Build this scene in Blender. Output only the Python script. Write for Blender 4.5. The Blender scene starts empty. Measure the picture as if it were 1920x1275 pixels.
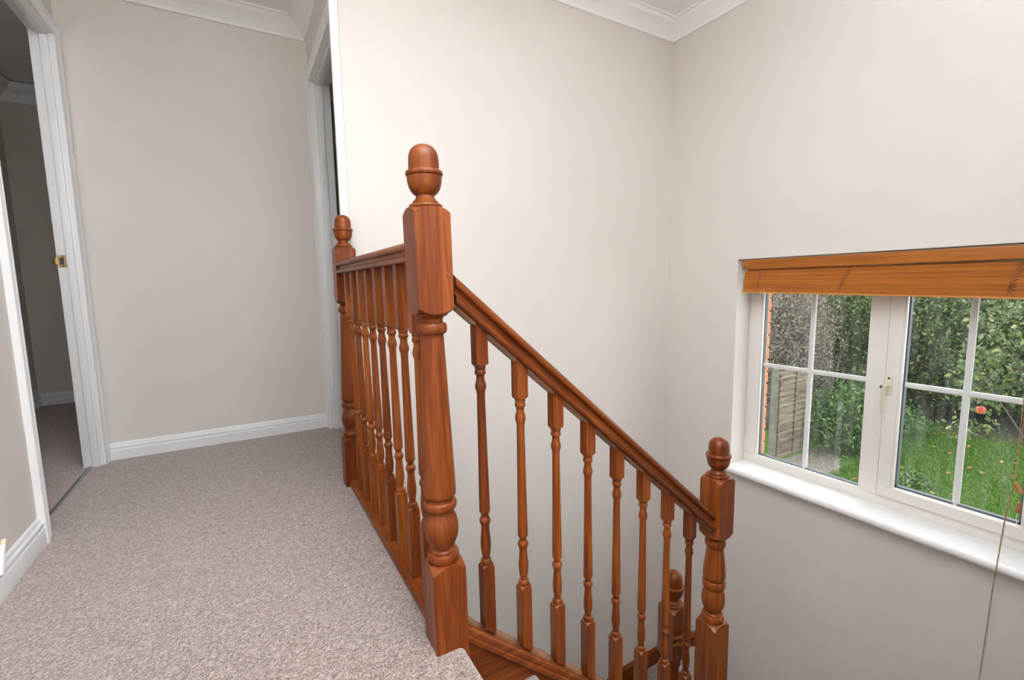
import bpy, bmesh, math, random
import numpy as np
from mathutils import Vector, Matrix

random.seed(7)
rng = np.random.default_rng(7)
PI = math.pi
SC = bpy.context.scene
COL = SC.collection

# ---------------------------------------------------------------- camera
CAM_H = 0.88
F_PX = 872.476
YAW, PITCH, ROLL = (math.radians(v) for v in (30.0875, 6.7173, 0.8971))
cy, sy, cp, sp = math.cos(YAW), math.sin(YAW), math.cos(PITCH), math.sin(PITCH)
fwd = Vector((sy * cp, cy * cp, -sp))
r0 = Vector((cy, -sy, 0))
d0 = fwd.cross(r0)
cr, sr = math.cos(ROLL), math.sin(ROLL)
right = cr * r0 + sr * d0
down = -sr * r0 + cr * d0
cam_d = bpy.data.cameras.new('camera')
cam_d.sensor_width = 36.0
cam_d.lens = F_PX * 36.0 / 1920.0
cam_d.clip_start = 0.02
cam_d.clip_end = 200
cam = bpy.data.objects.new('camera', cam_d)
COL.objects.link(cam)
m = Matrix.Identity(4)
for i in range(3):
    m[i][0] = right[i]
    m[i][1] = -down[i]
    m[i][2] = -fwd[i]
m[0][3], m[1][3], m[2][3] = 0, 0, CAM_H
cam.matrix_world = m
SC.camera = cam

# ---------------------------------------------------------------- world, lights, exposure
SC.view_settings.view_transform = 'Standard'
SC.view_settings.look = 'None'
SC.view_settings.exposure = 0.0
SC.view_settings.gamma = 1.0
SC.view_settings.use_curve_mapping = False
SC.cycles.max_bounces = 10
SC.cycles.diffuse_bounces = 7
SC.cycles.glossy_bounces = 4
SC.cycles.transparent_max_bounces = 16
SC.cycles.use_denoising = True
SC.cycles.sample_clamp_indirect = 6.0

world = bpy.data.worlds.new('overcast_sky')
world.use_nodes = True
SC.world = world
wb = world.node_tree.nodes['Background']
wb.inputs['Color'].default_value = (0.92, 0.96, 1.0, 1)
wb.inputs['Strength'].default_value = 4.0


def aim(o, frm, to):
    o.location = frm
    o.rotation_euler = (Vector(to) - Vector(frm)).to_track_quat('-Z', 'Y').to_euler()


# the photographer's flash gun, tilted up at the ceiling
fl_d = bpy.data.lights.new('bounce_flash', 'SPOT')
fl_d.energy = 1220
fl_d.color = (0.92, 1.0, 1.08)
fl_d.spot_size = math.radians(124)
fl_d.spot_blend = 1.0
fl_d.shadow_soft_size = 0.05
fl = bpy.data.objects.new('bounce_flash', fl_d)
COL.objects.link(fl)
aim(fl, (0.06, -0.05, 1.12), (0.47, -0.27, 2.46))
# daylight through the window: a portal that only guides sky sampling
po_d = bpy.data.lights.new('window_portal', 'AREA')
po_d.shape = 'RECTANGLE'
po_d.size = 1.2
po_d.size_y = 1.1
po_d.cycles.is_portal = True
po = bpy.data.objects.new('window_portal', po_d)
COL.objects.link(po)
aim(po, (2.80, 1.016, 0.40), (1.0, 1.016, 0.40))


# ---------------------------------------------------------------- materials
def new_mat(name):
    mt = bpy.data.materials.new(name)
    mt.use_nodes = True
    nt = mt.node_tree
    return mt, nt, nt.nodes['Principled BSDF']


def N(nt, kind, **kw):
    n = nt.nodes.new(kind)
    for k, v in kw.items():
        if k in n.inputs:
            n.inputs[k].default_value = v
        else:
            setattr(n, k, v)
    return n


def ramp(nt, stops):
    n = nt.nodes.new('ShaderNodeValToRGB')
    e = n.color_ramp.elements
    while len(e) < len(stops):
        e.new(0.5)
    for i, (p, c) in enumerate(stops):
        e[i].position = p
        e[i].color = (*c, 1)
    return n


def L(nt, a, b):
    nt.links.new(a, b)


def coords(nt, scale=(1, 1, 1), kind='Object'):
    tc = nt.nodes.new('ShaderNodeTexCoord')
    mp = nt.nodes.new('ShaderNodeMapping')
    mp.inputs['Scale'].default_value = scale
    L(nt, tc.outputs[kind], mp.inputs['Vector'])
    return mp.outputs['Vector']


def bump(nt, bsdf, h, strength, dist):
    b = N(nt, 'ShaderNodeBump', Strength=strength, Distance=dist)
    L(nt, h, b.inputs['Height'])
    L(nt, b.outputs['Normal'], bsdf.inputs['Normal'])


def paint(name, col, rough=0.6, bs=0.12, scale=90, var=0.03):
    mt, nt, b = new_mat(name)
    v = coords(nt)
    n = N(nt, 'ShaderNodeTexNoise', Scale=scale, Detail=4.0)
    L(nt, v, n.inputs['Vector'])
    n2 = N(nt, 'ShaderNodeTexNoise', Scale=1.7, Detail=2.0)
    L(nt, v, n2.inputs['Vector'])
    r = ramp(nt, [(0.3, tuple(c * (1 - var) for c in col)), (0.7, tuple(min(1, c * (1 + var)) for c in col))])
    L(nt, n2.outputs['Fac'], r.inputs['Fac'])
    L(nt, r.outputs['Color'], b.inputs['Base Color'])
    b.inputs['Roughness'].default_value = rough
    bump(nt, b, n.outputs['Fac'], bs, 0.0015)
    return mt


def wood(name, axis, dark, mid, light, rough=0.36, coat=0.12, fine=140, spread=0.12):
    mt, nt, b = new_mat(name)
    s = [1.0, 1.0, 1.0]
    s['XYZ'.index(axis)] = 0.06
    v = coords(nt, tuple(s))
    oi = nt.nodes.new('ShaderNodeObjectInfo')
    off = N(nt, 'ShaderNodeVectorMath', operation='SCALE')
    cmb = nt.nodes.new('ShaderNodeCombineXYZ')
    for k in 'XYZ':
        L(nt, oi.outputs['Random'], cmb.inputs[k])
    L(nt, cmb.outputs[0], off.inputs[0])
    off.inputs['Scale'].default_value = 3.7
    add = N(nt, 'ShaderNodeVectorMath', operation='ADD')
    L(nt, v, add.inputs[0])
    L(nt, off.outputs[0], add.inputs[1])
    n1 = N(nt, 'ShaderNodeTexNoise', Scale=21.0, Detail=4.0, Roughness=0.55, Distortion=2.2)
    n2 = N(nt, 'ShaderNodeTexNoise', Scale=float(fine), Detail=3.0, Roughness=0.6)
    n3 = N(nt, 'ShaderNodeTexNoise', Scale=6.0, Detail=2.0, Distortion=0.8)
    for n in (n1, n2, n3):
        L(nt, add.outputs[0], n.inputs['Vector'])
    mx = N(nt, 'ShaderNodeMath', operation='MULTIPLY_ADD')
    mx.inputs[1].default_value = 0.26
    L(nt, n2.outputs['Fac'], mx.inputs[0])
    ml = N(nt, 'ShaderNodeMath', operation='MULTIPLY')
    ml.inputs[1].default_value = 0.45
    L(nt, n1.outputs['Fac'], ml.inputs[0])
    L(nt, ml.outputs[0], mx.inputs[2])
    m3 = N(nt, 'ShaderNodeMath', operation='MULTIPLY_ADD')
    m3.inputs[1].default_value = 0.30
    L(nt, n3.outputs['Fac'], m3.inputs[0])
    L(nt, mx.outputs[0], m3.inputs[2])
    r = ramp(nt, [(0.34, dark), (0.5, mid), (0.67, light)])
    L(nt, m3.outputs[0], r.inputs['Fac'])
    hs = nt.nodes.new('ShaderNodeHueSaturation')
    mr = N(nt, 'ShaderNodeMapRange')
    mr.inputs['To Min'].default_value = 1 - spread
    mr.inputs['To Max'].default_value = 1 + spread
    L(nt, oi.outputs['Random'], mr.inputs['Value'])
    L(nt, mr.outputs[0], hs.inputs['Value'])
    L(nt, r.outputs['Color'], hs.inputs['Color'])
    L(nt, hs.outputs['Color'], b.inputs['Base Color'])
    b.inputs['Roughness'].default_value = rough
    b.inputs['Coat Weight'].default_value = coat
    b.inputs['Specular IOR Level'].default_value = 0.16
    b.inputs['Coat Roughness'].default_value = 0.12
    bump(nt, b, n2.outputs['Fac'], 0.08, 0.001)
    return mt


WD, WM, WL = (0.056, 0.0105, 0.0035), (0.140, 0.0295, 0.0052), (0.245, 0.068, 0.010)
M_WOOD = {a: wood('stained_wood_' + a.lower(), a, WD, WM, WL) for a in 'XYZ'}
M_FILLET = wood('pale_wood', 'X', (0.13, 0.055, 0.025), (0.20, 0.093, 0.046), (0.27, 0.14, 0.075), rough=0.5, coat=0.05)
M_PLUG = wood('plug_wood', 'X', (0.10, 0.03, 0.01), (0.19, 0.065, 0.02), (0.25, 0.09, 0.03))
M_BLIND = wood('bamboo_blind', 'Y', (0.25, 0.075, 0.012), (0.34, 0.108, 0.017), (0.42, 0.145, 0.026), rough=0.45, coat=0.1, spread=0.1)
M_BLIND_LIP = wood('bamboo_lip', 'Y', (0.42, 0.17, 0.04), (0.5, 0.21, 0.05), (0.56, 0.25, 0.07), rough=0.4, coat=0.1, spread=0.02)
M_ACORN = wood('acorn_wood', 'Z', (0.3, 0.12, 0.035), (0.42, 0.18, 0.06), (0.5, 0.24, 0.09), rough=0.4)
M_WALL = paint('taupe_wall_paint', (0.70, 0.652, 0.605), 0.7, 0.12, 70)
M_CEIL = paint('ceiling_paint', (0.90, 0.905, 0.905), 0.8, 0.1, 60)
M_TRIM = paint('white_gloss', (0.87, 0.872, 0.875), 0.35, 0.05, 40, 0.01)
M_CORN = paint('cornice_plaster', (0.93, 0.93, 0.93), 0.6, 0.05, 40, 0.01)
M_UPVC = paint('window_plastic', (0.85, 0.815, 0.77), 0.3, 0.02, 30, 0.01)
M_SILL = paint('sill_gloss', (0.90, 0.895, 0.895), 0.22, 0.03, 30, 0.01)
M_BAR = paint('glazing_bar_white', (0.74, 0.75, 0.74), 0.4, 0.02, 30, 0.01)
M_HANDLE = paint('handle_cream', (0.72, 0.66, 0.53), 0.35, 0.02, 30, 0.01)
M_CORDDARK = paint('weave_brown', (0.20, 0.065, 0.038), 0.8, 0.1, 200, 0.1)
M_CORD = paint('cord_tan', (0.34, 0.2, 0.11), 0.8, 0.2, 400, 0.1)
M_GASKET = paint('spacer_grey', (0.10, 0.11, 0.125), 0.5, 0.02, 40, 0.02)
M_DARK = paint('screw_and_hole_dark', (0.05, 0.035, 0.025), 0.5, 0.02, 40, 0.02)
M_MORTAR = paint('mortar', (0.55, 0.52, 0.46), 0.9, 0.3, 120, 0.1)
M_CREAM = paint('tip_cream', (0.75, 0.60, 0.44), 0.5, 0.02, 40, 0.02)


def metal(name, col, rough):
    mt, nt, b = new_mat(name)
    b.inputs['Base Color'].default_value = (*col, 1)
    b.inputs['Metallic'].default_value = 1.0
    b.inputs['Roughness'].default_value = rough
    n = N(nt, 'ShaderNodeTexNoise', Scale=160.0, Detail=3.0)
    L(nt, coords(nt), n.inputs['Vector'])
    bump(nt, b, n.outputs['Fac'], 0.08, 0.0005)
    return mt


M_BRASS = metal('aged_brass', (0.42, 0.29, 0.13), 0.38)
M_ALU = metal('brushed_aluminium', (0.42, 0.43, 0.42), 0.45)


def carpet_mat():
    mt, nt, b = new_mat('flecked_carpet')
    v = coords(nt)
    n0 = N(nt, 'ShaderNodeTexNoise', Scale=120.0, Detail=2.0)
    L(nt, v, n0.inputs['Vector'])
    mixv = N(nt, 'ShaderNodeMix', data_type='VECTOR')
    mixv.inputs['Factor'].default_value = 0.012
    L(nt, v, mixv.inputs[4])
    L(nt, n0.outputs['Color'], mixv.inputs[5])
    vo = N(nt, 'ShaderNodeTexVoronoi', Scale=265.0)
    L(nt, mixv.outputs[1], vo.inputs['Vector'])
    sep = nt.nodes.new('ShaderNodeSeparateColor')
    L(nt, vo.outputs['Color'], sep.inputs['Color'])
    r = ramp(nt, [(0.0, (0.075, 0.047, 0.038)), (0.28, (0.155, 0.11, 0.092)), (0.65, (0.225, 0.172, 0.15)), (1.0, (0.38, 0.31, 0.285))])
    L(nt, sep.outputs[0], r.inputs['Fac'])
    n1 = N(nt, 'ShaderNodeTexNoise', Scale=55.0, Detail=3.0)
    L(nt, v, n1.inputs['Vector'])
    r1 = ramp(nt, [(0.3, (0.84, 0.82, 0.81)), (0.7, (1.12, 1.1, 1.1))])
    L(nt, n1.outputs['Fac'], r1.inputs['Fac'])
    mm = N(nt, 'ShaderNodeMix', data_type='RGBA', blend_type='MULTIPLY')
    mm.inputs['Factor'].default_value = 1.0
    L(nt, r.outputs['Color'], mm.inputs[6])
    L(nt, r1.outputs['Color'], mm.inputs[7])
    L(nt, mm.outputs[2], b.inputs['Base Color'])
    b.inputs['Roughness'].default_value = 0.95
    b.inputs['Specular IOR Level'].default_value = 0.1
    b.inputs['Sheen Weight'].default_value = 0.6
    b.inputs['Sheen Roughness'].default_value = 0.5
    b.inputs['Sheen Tint'].default_value = (1.0, 0.90, 0.86, 1)
    inv = N(nt, 'ShaderNodeMath', operation='SUBTRACT')
    inv.inputs[0].default_value = 1.0
    L(nt, vo.outputs['Distance'], inv.inputs[1])
    bump(nt, b, inv.outputs[0], 0.8, 0.0035)
    return mt


M_CARPET = carpet_mat()


def glass_mat():
    mt, nt, b = new_mat('window_glass')
    nt.nodes.remove(b)
    out = nt.nodes['Material Output']
    tr = N(nt, 'ShaderNodeBsdfTransparent')
    tr.inputs['Color'].default_value = (0.95, 0.965, 0.955, 1)
    gl = N(nt, 'ShaderNodeBsdfGlossy', Roughness=0.02)
    fr = N(nt, 'ShaderNodeFresnel', IOR=1.45)
    ge = nt.nodes.new('ShaderNodeNewGeometry')     # same reflectance from both sides of a thin pane
    ior = N(nt, 'ShaderNodeMapRange')
    ior.inputs['To Min'].default_value = 1.28
    ior.inputs['To Max'].default_value = 1 / 1.28
    L(nt, ge.outputs['Backfacing'], ior.inputs['Value'])
    L(nt, ior.outputs[0], fr.inputs['IOR'])
    m1 = N(nt, 'ShaderNodeMixShader')
    L(nt, fr.outputs[0], m1.inputs[0])
    L(nt, tr.outputs[0], m1.inputs[1])
    L(nt, gl.outputs[0], m1.inputs[2])
    # weathered film of dust with vertical rain streaks
    df = N(nt, 'ShaderNodeBsdfTranslucent')
    df.inputs['Color'].default_value = (0.62, 0.64, 0.58, 1)
    n = N(nt, 'ShaderNodeTexNoise', Scale=7.0, Detail=5.0)
    L(nt, coords(nt, (1, 4, 0.6)), n.inputs['Vector'])
    mr = N(nt, 'ShaderNodeMapRange')
    mr.inputs['From Min'].default_value = 0.42
    mr.inputs['From Max'].default_value = 0.75
    mr.inputs['To Min'].default_value = 0.008
    mr.inputs['To Max'].default_value = 0.045
    L(nt, n.outputs['Fac'], mr.inputs['Value'])
    m2 = N(nt, 'ShaderNodeMixShader')
    L(nt, mr.outputs[0], m2.inputs[0])
    L(nt, m1.outputs[0], m2.inputs[1])
    L(nt, df.outputs[0], m2.inputs[2])
    L(nt, m2.outputs[0], out.inputs['Surface'])
    return mt


M_GLASS = glass_mat()


def leaf_mat(name, a, b_, c, trans=0.25):
    mt, nt, b = new_mat(name)
    at = N(nt, 'ShaderNodeAttribute', attribute_name='tint')
    r = ramp(nt, [(0.0, a), (0.55, b_), (1.0, c)])
    L(nt, at.outputs['Fac'], r.inputs['Fac'])
    L(nt, r.outputs['Color'], b.inputs['Base Color'])
    b.inputs['Roughness'].default_value = 0.45
    tl = nt.nodes.new('ShaderNodeBsdfTranslucent')
    L(nt, r.outputs['Color'], tl.inputs['Color'])
    mx = N(nt, 'ShaderNodeMixShader')
    mx.inputs[0].default_value = trans
    L(nt, b.outputs[0], mx.inputs[1])
    L(nt, tl.outputs[0], mx.inputs[2])
    L(nt, mx.outputs[0], nt.nodes['Material Output'].inputs['Surface'])
    return mt


M_LAUREL = leaf_mat('laurel_leaf', (0.02, 0.055, 0.012), (0.08, 0.17, 0.033), (0.27, 0.36, 0.09))
M_HEDGE = leaf_mat('hedge_leaf', (0.025, 0.05, 0.013), (0.095, 0.14, 0.036), (0.38, 0.37, 0.12))
M_TWIG = leaf_mat('bare_twig', (0.15, 0.118, 0.092), (0.225, 0.18, 0.145), (0.31, 0.26, 0.21), 0.1)
M_GRASS = leaf_mat('grass_blade', (0.05, 0.135, 0.007), (0.09, 0.205, 0.012), (0.18, 0.29, 0.028))
M_FALLEN = leaf_mat('fallen_leaf_brown', (0.30, 0.095, 0.02), (0.42, 0.17, 0.045), (0.5, 0.29, 0.10), 0.1)
M_PEBBLE = leaf_mat('pebble_stone', (0.18, 0.165, 0.15), (0.28, 0.26, 0.245), (0.6, 0.58, 0.56), 0.0)
M_BARK = paint('bark', (0.11, 0.08, 0.06), 0.9, 0.5, 60, 0.2)


def noise_mat(name, c1, c2, scale, rough=0.9, bs=0.4, stretch=(1, 1, 1), detail=5.0):
    mt, nt, b = new_mat(name)
    n = N(nt, 'ShaderNodeTexNoise', Scale=float(scale), Detail=detail)
    L(nt, coords(nt, stretch), n.inputs['Vector'])
    r = ramp(nt, [(0.35, c1), (0.65, c2)])
    L(nt, n.outputs['Fac'], r.inputs['Fac'])
    L(nt, r.outputs['Color'], b.inputs['Base Color'])
    b.inputs['Roughness'].default_value = rough
    bump(nt, b, n.outputs['Fac'], bs, 0.01)
    return mt


M_LAWN = noise_mat('lawn_turf', (0.05, 0.12, 0.010), (0.085, 0.18, 0.018), 9)
M_SOIL = noise_mat('garden_soil', (0.035, 0.028, 0.02), (0.09, 0.068, 0.045), 12)
M_GRAVEL = noise_mat('gravel', (0.12, 0.095, 0.07), (0.25, 0.21, 0.17), 60)
M_BRICK = noise_mat('red_brick', (0.50, 0.17, 0.08), (0.68, 0.30, 0.16), 40)
M_FENCE = noise_mat('weathered_fence', (0.095, 0.072, 0.05), (0.23, 0.18, 0.125), 7, stretch=(0.25, 1, 3))
M_FPOST = noise_mat('fence_post', (0.10, 0.098, 0.078), (0.165, 0.155, 0.125), 10)
M_DARKFENCE = noise_mat('dark_fence', (0.05, 0.045, 0.042), (0.11, 0.10, 0.095), 6, stretch=(1, 4, 0.4))


def apple_mat():
    mt, nt, b = new_mat('red_apple')
    n = N(nt, 'ShaderNodeTexNoise', Scale=20.0)
    L(nt, coords(nt), n.inputs['Vector'])
    r = ramp(nt, [(0.3, (0.55, 0.03, 0.03)), (0.75, (0.75, 0.22, 0.10))])
    L(nt, n.outputs['Fac'], r.inputs['Fac'])
    L(nt, r.outputs['Color'], b.inputs['Base Color'])
    b.inputs['Roughness'].default_value = 0.3
    return mt


M_APPLE = apple_mat()


# ---------------------------------------------------------------- mesh helpers
class MB:
    def __init__(self):
        self.v, self.f = [], []

    def add(self, vs, fs):
        o = len(self.v)
        self.v += [tuple(p) for p in vs]
        self.f += [tuple(i + o for i in f) for f in fs]
        return self

    def box(self, a, b, bev=0.0):
        x0, y0, z0 = (min(p, q) for p, q in zip(a, b))
        x1, y1, z1 = (max(p, q) for p, q in zip(a, b))
        if bev <= 0:
            vs = [(x0, y0, z0), (x1, y0, z0), (x1, y1, z0), (x0, y1, z0), (x0, y0, z1), (x1, y0, z1), (x1, y1, z1), (x0, y1, z1)]
            fs = [(3, 2, 1, 0), (4, 5, 6, 7), (0, 1, 5, 4), (1, 2, 6, 5), (2, 3, 7, 6), (3, 0, 4, 7)]
            return self.add(vs, fs)
        bm = bmesh.new()
        bmesh.ops.create_cube(bm, size=1)
        for w in bm.verts:
            w.co = ((x0 + x1) / 2 + w.co.x * (x1 - x0), (y0 + y1) / 2 + w.co.y * (y1 - y0), (z0 + z1) / 2 + w.co.z * (z1 - z0))
        bmesh.ops.bevel(bm, geom=bm.edges[:], offset=bev, segments=2, affect='EDGES', profile=0.5)
        bm.verts.index_update()
        vs = [w.co[:] for w in bm.verts]
        fs = [[w.index for w in f.verts] for f in bm.faces]
        bm.free()
        return self.add(vs, fs)

    def lathe(self, prof, c=(0, 0), n=28, capped=True):
        vs, fs = [], []
        for r, z in prof:
            for k in range(n):
                a = 2 * PI * k / n
                vs.append((c[0] + r * math.cos(a), c[1] + r * math.sin(a), z))
        for i in range(len(prof) - 1):
            for k in range(n):
                k2 = (k + 1) % n
                fs.append((i * n + k, i * n + k2, (i + 1) * n + k2, (i + 1) * n + k))
        if capped:
            fs.append(tuple(range(n - 1, -1, -1)))
            fs.append(tuple((len(prof) - 1) * n + k for k in range(n)))
        return self.add(vs, fs)

    def prism(self, prof, p0, p1, ax_u, ax_v):
        """closed 2-D profile (u, v) swept straight from p0 to p1"""
        n = len(prof)
        vs = [Vector(p) + u * Vector(ax_u) + v * Vector(ax_v) for p in (p0, p1) for u, v in prof]
        fs = [(k, (k + 1) % n, n + (k + 1) % n, n + k) for k in range(n)]
        fs += [tuple(range(n - 1, -1, -1)), tuple(range(n, 2 * n))]
        return self.add(vs, fs)

    def loft(self, rings, closed=True, caps=True):
        n = len(rings[0])
        vs = [p for r in rings for p in r]
        fs = []
        for i in range(len(rings) - 1):
            for k in range(n if closed else n - 1):
                k2 = (k + 1) % n
                fs.append((i * n + k, i * n + k2, (i + 1) * n + k2, (i + 1) * n + k))
        if caps:
            fs.append(tuple(range(n - 1, -1, -1)))
            fs.append(tuple((len(rings) - 1) * n + k for k in range(n)))
        return self.add(vs, fs)

    def tube(self, pts, r, n=8):
        pts = [Vector(p) for p in pts]
        rr = r if isinstance(r, (list, tuple)) else [r] * len(pts)
        rings = []
        up = Vector((0.137, 0.31, 0.94))
        for i, p in enumerate(pts):
            t = (pts[min(i + 1, len(pts) - 1)] - pts[max(i - 1, 0)]).normalized()
            a = t.cross(up)
            if a.length < 1e-3:
                a = t.cross(Vector((1, 0, 0)))
            a.normalize()
            b = t.cross(a)
            rings.append([p + rr[i] * (math.cos(2 * PI * k / n) * a + math.sin(2 * PI * k / n) * b) for k in range(n)])
        return self.loft(rings)

    def block(self, h, z0, z1, drop0, drop1, c=(0, 0), ri=0.6, ch=0.0016, xy=None):
        """square turned-post block, ends shouldered by the lathe: z falls off outside the inscribed circle"""
        per = []
        q = 6
        for s in range(4):
            a = s * PI / 2
            ca, sa = math.cos(a), math.sin(a)
            for k in range(q + 1):
                t = -h + ch + (2 * h - 2 * ch) * k / q
                x, y = h, t
                per.append((x * ca - y * sa, x * sa + y * ca))
        n = len(per)

        def zoff(x, y, drop):
            r = math.hypot(x, y)
            return drop * max(0.0, (r - h) / (h * 0.4142)) ** 1.15
        rings = []
        rings.append([(c[0] + x * ri * 0.9, c[1] + y * ri * 0.9, z0 - 0.0005) for x, y in per])
        for sc in (0.8, 0.9, 1.0):
            rings.append([(c[0] + x * sc, c[1] + y * sc, z0 + zoff(x * sc, y * sc, drop0)) for x, y in per])
        for sc in (1.0, 0.9, 0.8):
            rings.append([(c[0] + x * sc, c[1] + y * sc, z1 - zoff(x * sc, y * sc, drop1)) for x, y in per])
        rings.append([(c[0] + x * ri * 0.9, c[1] + y * ri * 0.9, z1 + 0.0005) for x, y in per])
        return self.loft(rings)

    def mesh(self, name, smooth=None):
        me = bpy.data.meshes.new(name)
        me.from_pydata([tuple(p) for p in self.v], [], self.f)
        bm = bmesh.new()
        bm.from_mesh(me)
        bmesh.ops.recalc_face_normals(bm, faces=bm.faces[:])
        if smooth:
            lim = math.radians(smooth)
            for f in bm.faces:
                f.smooth = True
            for e in bm.edges:
                if len(e.link_faces) == 2 and e.calc_face_angle(0) > lim:
                    e.smooth = False
        bm.to_mesh(me)
        bm.free()
        return me

    def obj(self, name, mat, parent=None, smooth=None, **kw):
        me = self.mesh(name, smooth)
        me.materials.append(mat)
        return place(name, me, parent, **kw)


def place(name, me, parent=None, loc=(0, 0, 0), rot=(0, 0, 0), **kw):
    o = bpy.data.objects.new(name, me)
    COL.objects.link(o)
    o.location = loc
    o.rotation_euler = rot
    if parent is not None:
        o.parent = parent
    for k, v in kw.items():
        o[k] = v
    return o


def empty(name, loc=(0, 0, 0), rot=(0, 0, 0), **kw):
    o = place(name, None, None, loc, rot, **kw)
    o.empty_display_size = 0.05
    return o


def arc(cx, cz, r, a0, a1, n=7):
    return [(cx + r * math.cos(math.radians(a0 + (a1 - a0) * i / (n - 1))), cz + r * math.sin(math.radians(a0 + (a1 - a0) * i / (n - 1)))) for i in range(n)]


# ---------------------------------------------------------------- the setting
XL, XR = -0.668, 0.440          # landing side walls
YB = 3.107                      # far landing wall
YS, XW = 2.17, 2.46             # stair wall, window wall
YN, XN, YF = 0.04, 0.95, -1.7   # walls behind / beside the camera
ZC, ZC2 = 2.46, 2.40            # stairwell ceiling, landing-end ceiling
ZLOW = -2.9
DOOR_H = 2.06
LY0, LY1 = 2.235, 3.03          # left doorway
RY0, RY1 = 2.245, 3.03          # right doorway
WY0, WY1, WZ0, WZ1 = 0.365, 1.667, -0.20, 1.005
S = dict(kind='structure')

fl_ = MB()
fl_.box((-3.4, 0.9, -0.25), (XL - 0.04, 5.1, 0))
fl_.box((XL - 0.04, YF, -0.25), (0.375, YB + 0.1, 0))
fl_.box((0.375, YF, -0.25), (XN, YN, 0))
fl_.box((0.375, 1.0, -0.25), (0.409, YS, 0))
fl_.box((0.375, YS, -0.25), (XR, YB + 0.1, 0))
nose = [(0.375, 0.0), (0.398, 0.0)] + arc(0.398, -0.019, 0.019, 90, -90, 9) + [(0.375, -0.04)]
fl_.prism(nose, (0, YN, 0), (0, 1.0, 0), (1, 0, 0), (0, 0, 1))
fl_.box((XR + 0.0, RY0 - 0.05, -0.25), (2.4, 4.2, 0))
fl_.obj('floor', M_CARPET, smooth=40, **S)

ce = MB()
ce.box((XL - 0.1, YF - 0.1, ZC), (XW + 0.1, YS + 0.1, ZC + 0.1))
ce.box((XL - 0.1, YS + 0.1, ZC2), (XR + 0.1, YB + 0.1, ZC + 0.1))
ce.box((-3.4, 0.8, 2.40), (XL - 0.05, 5.1, 2.5))
ce.box((XR + 0.1, YS + 0.1, 2.40), (2.4, 4.3, 2.5))
ce.obj('ceiling', M_CEIL, **S)

w = MB()
w.box((XL - 0.072, YF - 0.1, -0.25), (XL, LY0 - 0.02, ZC))
w.box((XL - 0.072, LY1 + 0.02, -0.25), (XL, YB + 0.1, ZC))
w.box((XL - 0.072, LY0 - 0.02, DOOR_H + 0.02), (XL, LY1 + 0.02, ZC))
w.obj('wall_left', M_WALL, **S)
MB().box((XL, YB, -0.25), (XR + 0.1, YB + 0.1, ZC)).obj('wall_far', M_WALL, **S)
w = MB()
w.box((XR, YS + 0.1, -0.25), (XR + 0.1, RY0 - 0.02, ZC))
w.box((XR, RY1 + 0.02, -0.25), (XR + 0.1, YB, ZC))
w.box((XR, RY0 - 0.02, DOOR_H + 0.02), (XR + 0.1, RY1 + 0.02, ZC))
w.obj('wall_right', M_WALL, **S)
MB().box((XR, YS, ZLOW), (XW + 0.3, YS + 0.1, ZC)).obj('wall_stair', M_WALL, **S)
w = MB()
w.box((XW, YN - 0.1, ZLOW), (XW + 0.2, YS, WZ0 - 0.035))
w.box((XW, YN - 0.1, WZ1), (XW + 0.2, YS, ZC))
w.box((XW, YN - 0.1, WZ0 - 0.035), (XW + 0.2, WY0, WZ1))
w.box((XW, WY1, WZ0 - 0.035), (XW + 0.2, YS, WZ1))
wall_window = w.obj('wall_window', M_WALL, **S)
w = MB()
w.box((XN, YN - 0.1, ZLOW), (XW, YN, ZC))
w.box((0.30, YN - 0.02, ZLOW), (XN, YN, -0.25))
w.obj('wall_near', M_WALL, **S)
MB().box((0.29, YN, ZLOW), (0.335, YS, -0.255)).obj('wall_light_stop', M_WALL, **S)  # unseen wall added below the landing to block sky light leaking into the stairwell
MB().box((XN, YF, -0.25), (XN + 0.1, YN - 0.1, ZC)).obj('wall_side', M_WALL, **S)
MB().box((XL, YF - 0.1, -0.25), (XN + 0.1, YF, ZC)).obj('wall_back', M_WALL, **S)
w = MB()
w.box((-3.4, 4.95, -0.25), (XL, 5.05, 2.4))
w.box((-1.50, 0.9, -0.25), (-1.42, 4.95, 2.4))
w.box((-1.42, 0.8, -0.25), (XL - 0.05, 0.9, 1.35))  # unseen opening left above this piece so sky light brightens the bedroom
w.box((-1.42, 0.8, 2.2), (XL - 0.05, 0.9, 2.4))
w.box((XL - 0.1, YB + 0.1, -0.25), (XL, 4.95, 2.4))
w.obj('wall_bedroom', M_WALL, **S)
w = MB()
w.box((2.3, YS + 0.1, -0.25), (2.4, 4.2, 2.4))
w.box((XR, 4.2, -0.25), (2.4, 4.3, 2.4))
w.box((XR, YB + 0.1, -0.25), (XR + 0.1, 4.2, 2.4))
w.obj('wall_closet', M_WALL, **S)
MB().box((0.30, YN - 0.1, ZLOW - 0.1), (XW + 0.2, YS + 0.1, ZLOW)).obj('floor_lower', M_CARPET, **S)

# cornice ----------------------------------------------------------
CORN = [(0.0, 0.0), (0.012, 0.0), (0.0135, 0.010), (0.0185, 0.0165), (0.025, 0.025), (0.033, 0.035), (0.043, 0.0445), (0.054, 0.052),
        (0.065, 0.0575), (0.075, 0.064), (0.083, 0.072), (0.087, 0.080), (0.0985, 0.0815), (0.100, 0.092), (0.0, 0.092)]


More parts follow.
